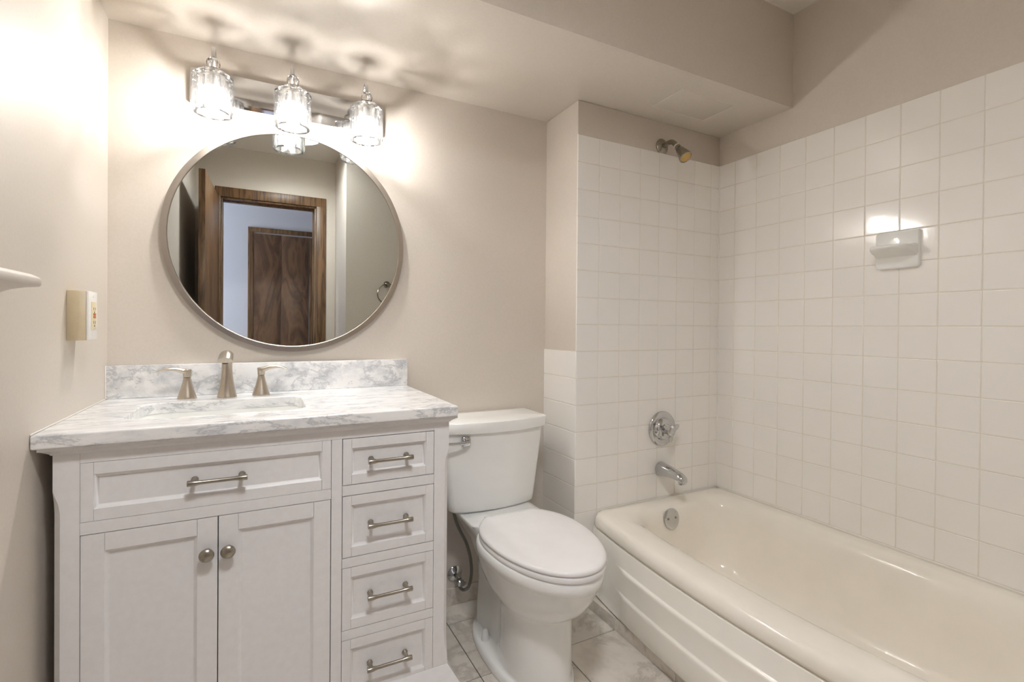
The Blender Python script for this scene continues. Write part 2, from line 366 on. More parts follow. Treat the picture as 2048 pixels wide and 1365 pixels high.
# ---- hall beyond the doorway
HY = -3.1
struct('wall_hall', box(BM(), -1.7, 2.6, HY-0.1, HY, 0, ZC), M['hallpaint'])
struct('floor_hall', box(BM(), -1.7, 2.6, HY-0.1, -2.17, -0.08, 0), M['oak'])
struct('ceiling_hall', box(BM(), -1.7, 2.6, HY-0.1, -2.17, ZC, ZC+0.08), M['ceil'])
struct('wall_hall_right', box(BM(), 2.5, 2.6, HY, -2.17, 0, ZC), M['hallpaint'])
struct('wall_hall_left', box(BM(), -1.7, -1.6, HY, -2.17, 0, ZC), M['hallpaint'])
bm = BM(); box(bm, -1.6, -0.1, -2.27, -2.17, 0, ZC); box(bm, 1.045, 2.5, -2.27, -2.17, 0, ZC)
struct('wall_hall_near', bm, M['hallpaint'])
CX0, CX1, CZ = 0.358, 0.87, 2.004
bm = BM()
box(bm, CX0-0.045, CX0, HY+0.0005, HY+0.018, 0, CZ+0.05, 0.003); box(bm, CX1+0.0, CX1+0.06, HY+0.0005, HY+0.018, 0, CZ+0.05, 0.003); box(bm, CX0-0.045, CX1+0.06, HY+0.0008, HY+0.0182, CZ+0.006, CZ+0.0505, 0.003)
struct('trim_3', bm, M['oak'])
bi = thing('closet_door', 'brown figured plywood bifold closet door across the hall, seen in the round mirror', 'door', (0.6, HY, 0))
obj('door_panel', box(BM(), CX0+0.003, 0.5945, HY+0.001, HY+0.013, 0.01, CZ-0.006, 0.002), M['ply'], bi)
obj('door_panel', box(BM(), 0.5985, 0.838, HY+0.001, HY+0.013, 0.01, CZ-0.008, 0.002), M['ply'], bi)
obj('edge_strip', box(BM(), 0.843, CX1-0.002, HY+0.001, HY+0.012, 0.01, CZ-0.008, 0.002), M['oak'], bi)
# towel ring on the end wall, seen in the mirror
tr = thing('towel_ring', 'metal towel ring on the far wall, seen at the right edge of the round mirror', 'towel ring', (1.228, -1.49, 1.438))
bm = BM(); lathe(bm, [(0.024, 0), (0.024, 0.007), (0.014, 0.012), (0.010, 0.03), (0.012, 0.045), (0, 0.047)], (1.228, -1.4895, 1.438), (0, 1, 0), 24); obj('post', bm, M['dullchrome'], tr)
bm = BM(); pts = [(1.228+0.072*math.sin(a), -1.453, 1.368+0.072*math.cos(a)) for a in [2*PI*i/48 for i in range(49)]]; tube(bm, pts, 0.0042, 10); obj('ring', bm, M['dullchrome'], tr)

# ------------------------------------------------------------------ vanity cabinet
CT, CB = 0.9085, 0.8785; YF = -0.292
cab = thing('vanity_cabinet', 'white bathroom vanity cabinet with two doors and a column of four drawers', 'cabinet', (0.46, -0.03, 0))
bm = BM()
box(bm, 0.034, 0.050, -0.272, 0.225, 0.10, 0.86); box(bm, 0.874, 0.890, -0.272, 0.225, 0.002, 0.86); box(bm, 0.050, 0.874, 0.209, 0.225, 0.10, 0.86); box(bm, 0.050, 0.874, -0.272, 0.209, 0.10, 0.116)
obj('carcass', bm, M['cab'], cab)
obj('gap_shade_panel', box(BM(), 0.051, 0.873, -0.2665, -0.262, 0.118, 0.858), M['dark'], cab)  # dark sheet behind the fronts stands in for the shade inside
bm = BM()
def stile(bm, xo, xi, s):   # corner post: stopped chamfer on its outer edge
    rings = []
    for z, c in ((0.0, 0.0), (0.165, 0.0), (0.19, 0.003), (0.225, 0.010), (0.26, 0.012), (0.735, 0.012), (0.757, 0.009), (0.775, 0.003), (0.785, 0.0), (0.8605, 0.0)):
        e = max(c, 0.0004); rings.append([(xi, YF+0.022, z), (xi, YF, z), (xo+s*e, YF, z), (xo, YF+e, z), (xo, YF+0.022, z)])
    loft(bm, rings)
stile(bm, 0.0285, 0.0722, 1); stile(bm, 0.8955, 0.8515, -1)
box(bm, 0.0725, 0.8512, YF, YF+0.02, 0.8385, 0.8605, 0.0005)      # top rail
box(bm, 0.0725, 0.5745, YF, YF+0.02, 0.6850, 0.7115, 0.0005)      # rail under the false front
box(bm, 0.5752, 0.6015, YF, YF+0.02, 0.1425, 0.8380, 0.0005)      # mullion
for a, b in ((0.6875, 0.7140), (0.4975, 0.5225), (0.3065, 0.3315)): box(bm, 0.6022, 0.8508, YF, YF+0.02, a, b, 0.0005)
box(bm, 0.0725, 0.8512, YF, YF+0.02, 0.105, 0.1420, 0.0005)
wn(obj('face_frame', bm, M['cab'], cab, angle=40))
def sweep_front(name, prof, x0, x1, yf, yb, m):
    """moulding along left side, front and right side; prof = (outset, z)"""
    bm = BM(); rings = []
    for o_, z in prof: rings.append([(x0-o_, yb, z), (x0-o_, yf-o_, z), (x1+o_, yf-o_, z), (x1+o_, yb, z)])
    rings += [[(x0+0.004, yb, prof[-1][1]), (x0+0.004, yf+0.004, prof[-1][1]), (x1-0.004, yf+0.004, prof[-1][1]), (x1-0.004, yb, prof[-1][1])],
              [(x0+0.004, yb, prof[0][1]), (x0+0.004, yf+0.004, prof[0][1]), (x1-0.004, yf+0.004, prof[0][1]), (x1-0.004, yb, prof[0][1])]]
    R = loft(bm, rings, False, False, closed=False)
    for i in range(3): bm.faces.new((R[-1][i], R[-1][i+1], R[0][i+1], R[0][i]))
    bm.faces.new([r[0] for r in R]); bm.faces.new([r[-1] for r in R][::-1])
    return wn(obj(name, bm, m, cab, angle=50))
sweep_front('cornice', [(0.001, 0.8605), (0.0035, 0.8605), (0.0045, 0.8630), (0.0075, 0.8655), (0.0125, 0.8690), (0.0165, 0.8715), (0.0195, 0.8722), (0.0200, 0.8735), (0.0200, 0.8780)], 0.0295, 0.8945, YF, 0.22, M['cab'])
sweep_front('base_moulding', [(0.016, 0.002), (0.016, 0.094), (0.030, 0.098), (0.031, 0.110), (0.026, 0.118), (0.016, 0.134), (0.006, 0.150), (0.0015, 0.158)], 0.0295, 0.8945, YF, 0.20, M['cab'])
def front_panel(bm, x0, x1, z0, z1, sw, rw, y=YF, dep=0.008):
    """shaker front: stiles, rails with a sloped inner moulding, recessed flat panel"""
    b = 0.0005; yb = y+0.018; g = 0.0002
    box(bm, x0, x0+sw-g, y, yb, z0, z1, b); box(bm, x1-sw+g, x1, y, yb, z0, z1, b)
    box(bm, x0+sw+g, x1-sw-g, y, yb, z1-rw, z1, b); box(bm, x0+sw+g, x1-sw-g, y, yb, z0, z0+rw, b)
    rings = []
    for i, yy in ((-0.001, y+0.0008), (0.0, y+0.0012), (0.0012, y+0.0022), (0.0065, y+dep-0.001), (0.0085, y+dep)):
        a, c, d, e = x0+sw+i, x1-sw-i, z0+rw+i, z1-rw-i; rings.append([(a, yy, d), (c, yy, d), (c, yy, e), (a, yy, e)])
    loft(bm, rings, False, True)
def pull(x, z, parent, sp=0.096):
    bm = BM(); yb = YF+0.0075
    for s in (-1, 1):
        xx = x + s*sp/2
        lathe(bm, [(0.0078, -0.0006), (0.0078, 0.003), (0.0062, 0.005), (0.0048, 0.007), (0.0046, 0.030)], (xx, yb, z), (0, -1, 0), 18)
    yy = yb-0.030
    L_ = sp/2+0.012
    lathe(bm, [(0.0, -L_), (0.0062, -L_), (0.0066, -L_+0.001), (0.0064, -L_+0.016), (0.0056, -L_+0.020), (0.0047, -L_+0.026), (0.0046, 0), (0.0047, L_-0.026), (0.0056, L_-0.020), (0.0064, L_-0.016), (0.0066, L_-0.001), (0.0062, L_), (0, L_)], (x, yy, z), (1, 0, 0), 20)
    return obj('handle', bm, M['pull'], parent, angle=40)
bm = BM(); front_panel(bm, 0.0728, 0.5742, 0.7122, 0.8378, 0.0222, 0.0255); ff = wn(obj('false_drawer_front', bm, M['cab'], cab, angle=40)); pull(0.3245, 0.7745, ff)
for z0, z1, g in ((0.7150, 0.8375, 0.0009), (0.5235, 0.6865, 0.0009), (0.3325, 0.4965, 0.0006), (0.1430, 0.3055, 0.0004)):
    bm = BM(); front_panel(bm, 0.6022+g, 0.8510-g, z0+g, z1-g, 0.0225, 0.0250)
    d = wn(obj('drawer', bm, M['cab'], cab, angle=40)); pull(0.7245, (z0+z1)/2, d)
for x0, x1, kx in ((0.0734, 0.3226, 0.3020), (0.3248, 0.5734, 0.3450)):
    bm = BM(); front_panel(bm, x0, x1, 0.1435, 0.6835, 0.0405, 0.0380)
    d = wn(obj('door', bm, M['cab'], cab, angle=40))
    bm = BM(); lathe(bm, [(0.009, -0.0005), (0.0085, 0.002), (0.0055, 0.005), (0.0055, 0.012), (0.0105, 0.015), (0.0150, 0.0175), (0.0158, 0.0200), (0.0140, 0.0235), (0.0085, 0.0265), (0.0, 0.0278)], (kx, YF, 0.603), (0, -1, 0), 28)
    obj('knob', bm, M['pull'], d)

# ------------------------------------------------------------------ marble worktop with sink cut-out
top = thing('vanity_worktop', 'white marble worktop with grey veins on the white vanity, with a low backsplash', 'countertop', (0.46, -0.03, CT))
SX0, SX1, SY0, SY1, SR = 0.120, 0.524, -0.192, 0.080, 0.045
inner = rrect(SX0, SX1, SY0, SY1, SR); X0, X1, Y0, Y1 = 0.001, 0.9135, -0.318, YB-0.0005
def outer_of(e=0.0):
    q = rrect(X0+e, X1-e, Y0+e, Y1-e, 0.003, 8, 12); return q
bm = BM(); rings = []
for q, z in ((inner, CB), (outer_of(0.0025), CB), (outer_of(0.0006), CB+0.0015), (outer_of(0), CB+0.004), (outer_of(0), CT-0.005), (outer_of(0.0008), CT-0.0022), (outer_of(0.0035), CT), (rrect(SX0-0.002, SX1+0.002, SY0-0.002, SY1+0.002, SR+0.002), CT), (rrect(SX0-0.0005, SX1+0.0005, SY0-0.0005, SY1+0.0005, SR), CT-0.0008), (inner, CT-0.003), (inner, CB)):
    rings.append([(x, y, z) for x, y in q])
loft(bm, rings, False, False); bmesh.ops.remove_doubles(bm, verts=bm.verts, dist=1e-6)
wn(obj('slab', bm, M['marble'], top, angle=50))
obj('backsplash', box(BM(), 0.0015, 0.9135, 0.2225, YB-0.0005, CT+0.0003, 1.0087, 0.0015), M['marble2'], top)
bm = BM(); box(bm, 0.0002, 0.0022, -0.315, 0.222, CT-0.001, CT+0.0025, 0.0008); box(bm, 0.0002, 0.003, 0.2195, 0.2222, CT+0.0002, 1.0090, 0.0008)
obj('caulk_line', bm, M['caulk'], top)
# undermount basin
sk = thing('sink', 'white rectangular undermount sink let into the marble worktop', 'sink', (0.322, -0.056, CB))
bm = BM(); rings = []
for e, z, r in ((-0.016, CB-0.0004, 0.06), (-0.016, CB-0.012, 0.06), (-0.006, CB-0.012, 0.05), (0.006, CB-0.11, 0.06), (0.05, CB-0.142, 0.06), (0.10, CB-0.148, 0.02), (0.10, CB-0.140, 0.02), (0.055, CB-0.134, 0.05), (0.020, CB-0.112, 0.06), (0.006, CB-0.070, 0.052), (0.001, CB-0.020, 0.048), (-0.002, CB-0.0008, 0.047), (-0.004, CB-0.0004, 0.048)):
    rings.append([(x, y, z) for x, y in rrect(SX0+e, SX1-e, SY0+e, SY1-e, r)])
loft(bm, rings, False, False)
R0 = rrect(SX0+0.10, SX1-0.10, SY0+0.10, SY1-0.10, 0.02)
bm.faces.new([bm.verts.new((x, y, CB-0.140)) for x, y in R0]); bmesh.ops.remove_doubles(bm, verts=bm.verts, dist=1e-5)
obj('basin', bm, M['porc'], sk, angle=50)
bm = BM(); lathe(bm, [(0.021, 0), (0.021, 0.0015), (0.018, 0.0025), (0.014, 0.0015), (0, 0.003)], (0.322, -0.056, CB-0.1397), (0, 0, 1), 24); obj('drain', bm, M['nickel'], sk)

# ------------------------------------------------------------------ faucet
fa = thing('faucet', 'brushed nickel widespread faucet on the marble worktop behind the sink', 'faucet', (0.3185, 0.141, CT))
bm = BM(); fx, fy = 0.3188, 0.142
prof = [(0.0272, 0.0), (0.0275, 0.002), (0.0262, 0.006), (0.0232, 0.020), (0.0202, 0.036), (0.0176, 0.055), (0.0158, 0.072), (0.0148, 0.090), (0.0148, 0.103), (0.0158, 0.115)]
rings = []; n = 32
for k, (r, h) in enumerate(prof): rings.append([(fx + r*math.cos(2*PI*i/n), fy + r*math.sin(2*PI*i/n), CT+0.0003+h) for i in range(n)])
# neck bends forward into a flattened spout that reaches over the basin
for t, (yy, zz, tilt, a, b) in enumerate(((fy-0.003, 0.1235, 0.30, 0.0170, 0.0155), (fy-0.010, 0.1300, 0.75, 0.0180, 0.0150), (fy-0.022, 0.1325, 1.15, 0.0186, 0.0130), (fy-0.045, 0.1320, 1.50, 0.0190, 0.0105), (fy-0.070, 0.1290, 1.66, 0.0192, 0.0095), (fy-0.092, 0.1240, 1.78, 0.0192, 0.0088), (fy-0.108, 0.1195, 1.82, 0.0190, 0.0082))):
    ct, st = math.cos(tilt), math.sin(tilt)
    rings.append([(fx + a*math.cos(2*PI*i/n), yy + b*math.sin(2*PI*i/n)*ct, CT + zz + b*math.sin(2*PI*i/n)*st*(1.25 if math.sin(2*PI*i/n) > 0 else 0.75)) for i in range(n)])
loft(bm, rings)
obj('spout', bm, M['nickel'], fa, angle=55)
bm = BM(); lathe(bm, [(0.0075, 0), (0.0075, 0.004), (0.006, 0.005), (0, 0.0045)], (fx, fy-0.098, CT+0.1155), (0, -0.25, -1), 20); obj('aerator', bm, M['black'], fa)
for hx, hy, s in ((0.2132, 0.149, -1), (0.4140, 0.146, 1)):
    bm = BM(); lathe(bm, [(0.0252, 0.0003), (0.0256, 0.002), (0.0246, 0.006), (0.0205, 0.020), (0.0162, 0.034), (0.0128, 0.048), (0.0106, 0.058), (0.0100, 0.0645), (0.0090, 0.0648)], (hx, hy, CT), (0, 0, 1), 28)
    hb = obj('valve_handle', bm, M['nickel'], fa, angle=40)
    bm = BM(); lathe(bm, [(0.0092, 0.0655), (0.0104, 0.0662), (0.0112, 0.080), (0.0118, 0.0868), (0.0108, 0.0890), (0, 0.0905)], (hx, hy, CT), (0, 0, 1), 28)
    pts = spline([(hx-s*0.004, hy, CT+0.0800), (hx+s*0.010, hy-0.001, CT+0.0845), (hx+s*0.028, hy-0.003, CT+0.0905), (hx+s*0.048, hy-0.006, CT+0.0915), (hx+s*0.064, hy-0.008, CT+0.0880), (hx+s*0.0745, hy-0.010, CT+0.0830)], 6)
    tube(bm, pts, lambda t: (0.0098-0.003*t, 0.0085-0.0072*min(1, t*1.15) + 0.0012), 16, up=(0, 0, 1))
    obj('lever', bm, M['nickel'], hb, angle=55)

# ------------------------------------------------------------------ round mirror
mx, mz = 0.5135, 1.4265
mi = thing('mirror', 'large round wall mirror in a thin brushed metal frame above the vanity', 'mirror', (mx, YB, mz))
bm = BM(); n = 128
prof = [(0.3815, 0.0005), (0.3830, 0.003), (0.3830, 0.0205), (0.3818, 0.0220), (0.3655, 0.0220), (0.3645, 0.0212), (0.3640, 0.0150), (0.3600, 0.0005)]
rings = [[(mx + r*math.cos(2*PI*i/n), YB-h, mz + r*math.sin(2*PI*i/n)) for i in range(n)] for r, h in prof]
loft(bm, rings + [rings[0]], False, False); bmesh.ops.remove_doubles(bm, verts=bm.verts, dist=1e-6)
obj('frame', bm, M['frame'], mi, angle=30)
bm = BM(); rings = [[(mx + r*math.cos(2*PI*i/n), YB-h, mz + r*math.sin(2*PI*i/n)) for i in range(n)] for r, h in ((0.3645, 0.002), (0.3645, 0.0195), (0.3625, 0.0205))]
loft(bm, rings); obj('glass', bm, M['mirror'], mi, angle=20)

# ------------------------------------------------------------------ vanity light
vl = thing('vanity_light', 'chrome three-lamp vanity light with cut crystal shades above the round mirror', 'wall lamp', (0.5115, YB, 1.90))
obj('backplate', box(BM(), 0.209, 0.814, YB-0.026, YB-0.0005, 1.846, 1.952, 0.0015), M['chrome'], vl)
SY = 0.115
for sx in (0.2805, 0.5015, 0.7345):
    bm = BM()
    pts = spline([(sx, YB-0.025, 1.905), (sx, YB-0.045, 1.915), (sx, YB-0.065, 1.945), (sx, SY+0.040, 1.970), (sx, SY+0.022, 1.9785), (sx, SY+0.004, 1.974), (sx, SY, 1.940)], 8)
    tube(bm, pts, 0.0055, 14); lathe(bm, [(0.016, 0), (0.016, 0.003), (0.008, 0.006)], (sx, YB-0.0262, 1.905), (0, -1, 0), 20)
    obj('arm', bm, M['chrome'], vl)
    bm = BM(); n = 12
    prof = [(0.006, 1.946), (0.012, 1.943), (0.0170, 1.936), (0.0192, 1.927), (0.0175, 1.918), (0.0125, 1.9115), (0.010, 1.9105)]
    loft(bm, [[(sx + r*math.cos(2*PI*(i+0.5)/n), SY + r*math.sin(2*PI*(i+0.5)/n), z) for i in range(n)] for r, z in prof]); obj('crystal_ball', bm, M['ball'], vl, flat=True)
    bm = BM(); lathe(bm, [(0.010, 1.9110), (0.0170, 1.9105), (0.0195, 1.908), (0.0200, 1.8955), (0.0185, 1.893), (0.010, 1.893)], (sx, SY, 0), (0, 0, 1), 28); obj('socket_cup', bm, M['dullchrome'], vl)
    bm = BM(); n = 14
    prof = [(0.0205, 1.8960), (0.0440, 1.8955), (0.0545, 1.8860), (0.0560, 1.8830), (0.0560, 1.7820), (0.0520, 1.7740), (0.0440, 1.7730), (0.0420, 1.7800), (0.0420, 1.8780), (0.0400, 1.8845), (0.0205, 1.8860)]
    rr = [[(sx + r*math.cos(2*PI*(i+0.5)/n), SY + r*math.sin(2*PI*(i+0.5)/n), z) for i in range(n)] for r, z in prof]
    loft(bm, rr + [rr[0]], False, False); bmesh.ops.remove_doubles(bm, verts=bm.verts, dist=1e-6); obj('shade', bm, M['crystal'], vl, flat=True)
    bm = BM(); lathe(bm, [(0.010, 1.895), (0.011, 1.880), (0.0125, 1.870), (0.0160, 1.857), (0.0180, 1.852), (0.0180, 1.850)], (sx, SY, 0), (0, 0, 1), 24); bb = obj('bulb', bm, M['white'], vl)
    bm = BM(); lathe(bm, [(0.0182, 1.8500), (0.0215, 1.840), (0.0228, 1.826), (0.0215, 1.814), (0.0160, 1.8035), (0.0085, 1.7985), (0, 1.7970)], (sx, SY, 0), (0, 0, 1), 24); obj('bulb_dome', bm, M['bulb'], bb)

# ------------------------------------------------------------------ toilet
TX = 1.219
to = thing('toilet', 'white two-piece toilet with its lid closed between the vanity and the bathtub', 'toilet', (TX, -0.1, 0))
def egg(cx, cy, a, lf, lb, z, n=64, ef=2.0, eb=2.4, clip=9):
    out = []
    for i in range(n):
        th = 2*PI*i/n; c, s = math.cos(th), math.sin(th); e = ef if s < 0 else eb
        x = a*math.copysign(abs(c)**(2/e), c); y = (lf if s < 0 else lb)*math.copysign(abs(s)**(2/e), s)
        out.append((cx+x, min(cy+y, cy+clip), z))
    return out
bm = BM(); cy = -0.225
rings = [egg(TX, -0.15, 0.131, 0.235, 0.27, 0.0, ef=2.3), egg(TX, -0.15, 0.133, 0.237, 0.272, 0.006, ef=2.3), egg(TX, -0.15, 0.1315, 0.2355, 0.270, 0.020, ef=2.3), egg(TX, -0.15, 0.1270, 0.2320, 0.266, 0.0275, ef=2.3),
         egg(TX, -0.16, 0.1200, 0.229, 0.25, 0.0300, ef=2.2), egg(TX, -0.20, 0.1120, 0.188, 0.20, 0.0330, ef=2.1), egg(TX, -0.235, 0.1080, 0.152, 0.15, 0.042), egg(TX, -0.245, 0.1060, 0.141, 0.14, 0.075), egg(TX, -0.25, 0.1045, 0.134, 0.14, 0.14),
         egg(TX, -0.25, 0.1050, 0.132, 0.14, 0.21), egg(TX, -0.25, 0.1070, 0.136, 0.15, 0.236), egg(TX, -0.248, 0.1150, 0.152, 0.165, 0.250), egg(TX, -0.245, 0.1270, 0.182, 0.20, 0.266), egg(TX, -0.24, 0.1440, 0.224, 0.24, 0.297), egg(TX, -0.23, 0.1580, 0.264, 0.25, 0.338),
         egg(TX, cy, 0.1660, 0.286, 0.23, 0.375), egg(TX, cy, 0.1680, 0.290, 0.225, 0.3835), egg(TX, cy, 0.1760, 0.299, 0.215, 0.389), egg(TX, cy, 0.1785, 0.302, 0.20, 0.405), egg(TX, cy, 0.1775, 0.301, 0.20, 0.422), egg(TX, cy, 0.172, 0.296, 0.195, 0.4275)]
loft(bm, rings)
obj('bowl', bm, M['porc'], to, angle=60)
bm = BM()
rings = [[(TX-w, y0, z), (TX+w, y0, z), (TX+w, 0.235, z), (TX-w, 0.235, z)] for w, y0, z in ((0.085, -0.02, 0.02), (0.08, 0.0, 0.20), (0.10, -0.03, 0.30), (0.125, -0.04, 0.36), (0.142, -0.045, 0.40), (0.147, -0.047, 0.43), (0.145, -0.045, 0.4360))]
def rr_ring(w, y0, y1, z, r): return [(x, y, z) for x, y in rrect(TX-w, TX+w, y0, y1, r, 6, 4)]
rings = [rr_ring(0.078, -0.16, 0.115, 0.0, 0.06), rr_ring(0.078, -0.16, 0.110, 0.10, 0.06), rr_ring(0.076, -0.17, 0.100, 0.20, 0.06), rr_ring(0.078, -0.17, 0.105, 0.27, 0.06), rr_ring(0.095, -0.15, 0.150, 0.335, 0.055), rr_ring(0.124, -0.09, 0.210, 0.390, 0.05), rr_ring(0.143, -0.076, 0.232, 0.420, 0.045), rr_ring(0.149, -0.076, 0.235, 0.435, 0.04), rr_ring(0.146, -0.073, 0.232, 0.4395, 0.038)]
loft(bm, rings); obj('rear_deck', bm, M['porc'], to, angle=60)
def lid_ring(e, z):
    return egg(TX+0.002, -0.225, 0.1755-e, 0.306-e, 0.214-e, z, 128, ef=2.05, eb=2.0, clip=0.178-e)
bm = BM(); loft(bm, [lid_ring(0.006, 0.4285), lid_ring(0.001, 0.4295), lid_ring(0.0, 0.4330), lid_ring(0.0005, 0.4430), lid_ring(0.004, 0.4455)]); obj('seat_ring', bm, M['seat'], to, angle=60)
bm = BM(); loft(bm, [lid_ring(0.008, 0.4472), lid_ring(0.001, 0.4480), lid_ring(-0.001, 0.4510), lid_ring(-0.0005, 0.4560), lid_ring(0.003, 0.4600), lid_ring(0.010, 0.4625), lid_ring(0.030, 0.4645), lid_ring(0.07, 0.4665), lid_ring(0.11, 0.4675), lid_ring(0.15, 0.4680)]); obj('seat_lid', bm, M['seat'], to, angle=60)
for s in (-1, 1):
    obj('hinge', box(BM(), TX+s*0.07-0.018, TX+s*0.07+0.018, -0.040, -0.018, 0.4397, 0.4500, 0.004), M['seat'], to)
    bm = BM(); lathe(bm, [(0.0145, 0.0), (0.0145, 0.004), (0.0125, 0.022), (0.0085, 0.036), (0.0045, 0.040), (0, 0.041)], (TX+s*0.098, -0.062, 0.0285), (0, 0, 1), 24); obj('bolt_cap', bm, M['seat'], to)
# tank
TKX = 1.2105
def tank_ring(w, yf, bow, yb, z, r=0.02):
    out = []
    for x, y in rrect(TKX-w, TKX+w, yf, yb, r, 8, 20):
        if y < (yf+yb)/2: y -= bow*(1-((x-TKX)/w)**2)*(1 if y < yf+r*1.2 else max(0, 1-(y-yf-r)/0.05))
        out.append((x, y, z))
    return out
bm = BM()
loft(bm, [tank_ring(0.150, 0.085, 0.02, 0.215, 0.4420), tank_ring(0.168, 0.068, 0.026, 0.228, 0.4440), tank_ring(0.1765, 0.062, 0.028, 0.232, 0.4530), tank_ring(0.180, 0.060, 0.030, 0.234, 0.480), tank_ring(0.199, 0.058, 0.042, 0.236, 0.620), tank_ring(0.2145, 0.056, 0.050, 0.237, 0.7440)])
obj('tank', bm, M['porc'], to, angle=60)
bm = BM(); loft(bm, [tank_ring(0.2130, 0.056, 0.050, 0.2375, 0.7452), tank_ring(0.2235, 0.0475, 0.052, 0.2395, 0.7455, 0.014), tank_ring(0.2245, 0.0470, 0.052, 0.240, 0.7475, 0.014), tank_ring(0.2245, 0.0470, 0.052, 0.240, 0.7800, 0.014), tank_ring(0.2225, 0.0490, 0.052, 0.238, 0.7842, 0.014), tank_ring(0.215, 0.0565, 0.050, 0.232, 0.7862, 0.014), tank_ring(0.10, 0.11, 0.02, 0.20, 0.7872, 0.014)])
obj('tank_lid', bm, M['porc'], to, angle=50)
bm = BM(); q = rrect(1.0610, 1.0925, 0.7000, 0.7345, 0.008, 6, 2)
loft(bm, [[(x, 0.030 - 0.10*(x-1.06), z) for x, z in q], [(x, 0.0195 - 0.10*(x-1.06), z) for x, z in q], [(1.0768+(x-1.0768)*0.8, 0.0165 - 0.10*(x-1.06), 0.717+(z-0.717)*0.8) for x, z in q]])
tube(bm, spline([(1.0810, 0.012, 0.7190), (1.0700, 0.003, 0.7170), (1.040, 0.0035, 0.7165), (0.990, 0.008, 0.7185)], 6), lambda t: (0.0060, 0.0070-0.002*t), 14)
obj('flush_lever', bm, M['chrome'], to, angle=50)
# ---- supply valve and hose
sv = thing('supply_valve', 'chrome water supply valve with grey hose low on the wall beside the toilet', 'valve', (1.122, YB, 0.125))
bm = BM(); lathe(bm, [(0.031, 0.0003), (0.031, 0.003), (0.026, 0.008), (0.012, 0.012), (0.009, 0.014), (0.009, 0.048)], (1.122, YB-0.0003, 0.125), (0, -1, 0), 28); obj('escutcheon', bm, M['chrome'], sv)
bm = BM(); lathe(bm, [(0.012, -0.018), (0.0125, 0.0), (0.0125, 0.014), (0.008, 0.018)], (1.122, YB-0.052, 0.122), (0, 0, 1), 20); lathe(bm, [(0.008, 0.01), (0.008, 0.022)], (1.122, YB-0.052, 0.122), (0, -1, 0), 16); obj('valve_body', bm, M['chrome'], sv)
bm = BM(); loft(bm, [egg(0, 0, 0.019*k, 0.013*k, 0.013*k, h, 32) for k, h in ((0.8, 0), (1, 0.002), (1, 0.008), (0.8, 0.011), (0.3, 0.012))])
bmesh.ops.rotate(bm, cent=(0, 0, 0), matrix=Matrix.Rotation(PI/2, 3, 'X'), verts=bm.verts); bmesh.ops.translate(bm, vec=(1.122, YB-0.074, 0.122), verts=bm.verts); obj('valve_knob', bm, M['chrome'], sv)
bm = BM(); tube(bm, spline([(1.122, YB-0.052, 0.102), (1.128, 0.192, 0.088), (1.143, 0.190, 0.080), (1.160, 0.184, 0.096), (1.1665, 0.176, 0.150), (1.158, 0.168, 0.215), (1.135, 0.158, 0.285), (1.100, 0.145, 0.350), (1.079, 0.138, 0.405), (1.0735, 0.135, 0.447)], 7), 0.0062, 12); obj('hose', bm, M['hose'], sv)
bm = BM(); lathe(bm, [(0.012, 0), (0.012, 0.016), (0.009, 0.018)], (1.0735, 0.135, 0.424), (0, 0, 1), 8); obj('coupling_nut', bm, M['white'], sv)

# ------------------------------------------------------------------ bathtub
tb = thing('bathtub', 'cream alcove bathtub with a bowed front apron along the right tiled wall', 'bathtub', (1.98, -0.745, 0))
TY0, TY1 = -1.487, -0.001
def bow(y): 
    q = (y+0.745)/0.745; return 1-q*q
def tub_ring(x0, x1, y0, y1, r, z, b, nc=12, ns=30):
    out = []
    for x, y in rrect(x0, x1, y0, y1, r, nc, ns):
        w_ = max(0.0, 1-(x-x0)/(0.55*(x1-x0))); out.append((x - b*bow(y)*w_, y, z))
    return out
XE = XR-0.0005
bm = BM(); fr = 1.626
rings = [tub_ring(fr+0.05, XE-0.03, TY0+0.03, TY1-0.03, 0.03, 0.326, 0.066), tub_ring(fr+0.012, XE, TY0, TY1, 0.030, 0.3255, 0.066), tub_ring(fr+0.002, XE, TY0, TY1, 0.032, 0.328, 0.066), tub_ring(fr, XE, TY0, TY1, 0.034, 0.338, 0.066), tub_ring(fr+0.001, XE, TY0, TY1, 0.034, 0.352, 0.066), tub_ring(fr+0.006, XE, TY0, TY1, 0.034, 0.366, 0.066), tub_ring(fr+0.016, XE, TY0, TY1, 0.034, 0.3755, 0.066), tub_ring(fr+0.030, XE-0.006, TY0, TY1-0.006, 0.034, 0.3795, 0.066),
    tub_ring(fr+0.060, XE-0.030, TY0+0.03, TY1-0.025, 0.05, 0.3800, 0.066), tub_ring(1.705, 2.312, -1.445, -0.036, 0.10, 0.3800, 0.0665), tub_ring(1.729, 2.299, -1.435, -0.050, 0.115, 0.3780, 0.067), tub_ring(1.748, 2.288, -1.425, -0.063, 0.12, 0.3730, 0.068), tub_ring(1.764, 2.278, -1.415, -0.074, 0.125, 0.3645, 0.069), tub_ring(1.777, 2.269, -1.405, -0.0835, 0.125, 0.3510, 0.069), tub_ring(1.786, 2.263, -1.395, -0.090, 0.125, 0.3330, 0.069), tub_ring(1.793, 2.258, -1.385, -0.0945, 0.125, 0.305, 0.068),
    tub_ring(1.805, 2.245, -1.33, -0.102, 0.125, 0.22, 0.062), tub_ring(1.825, 2.230, -1.26, -0.118, 0.125, 0.13, 0.055), tub_ring(1.845, 2.215, -1.20, -0.138, 0.12, 0.092, 0.050), tub_ring(1.875, 2.190, -1.14, -0.175, 0.10, 0.072, 0.045), tub_ring(1.92, 2.145, -1.05, -0.23, 0.07, 0.066, 0.03)]
loft(bm, rings, False, True)
obj('shell', bm, M['tub'], tb, angle=70)
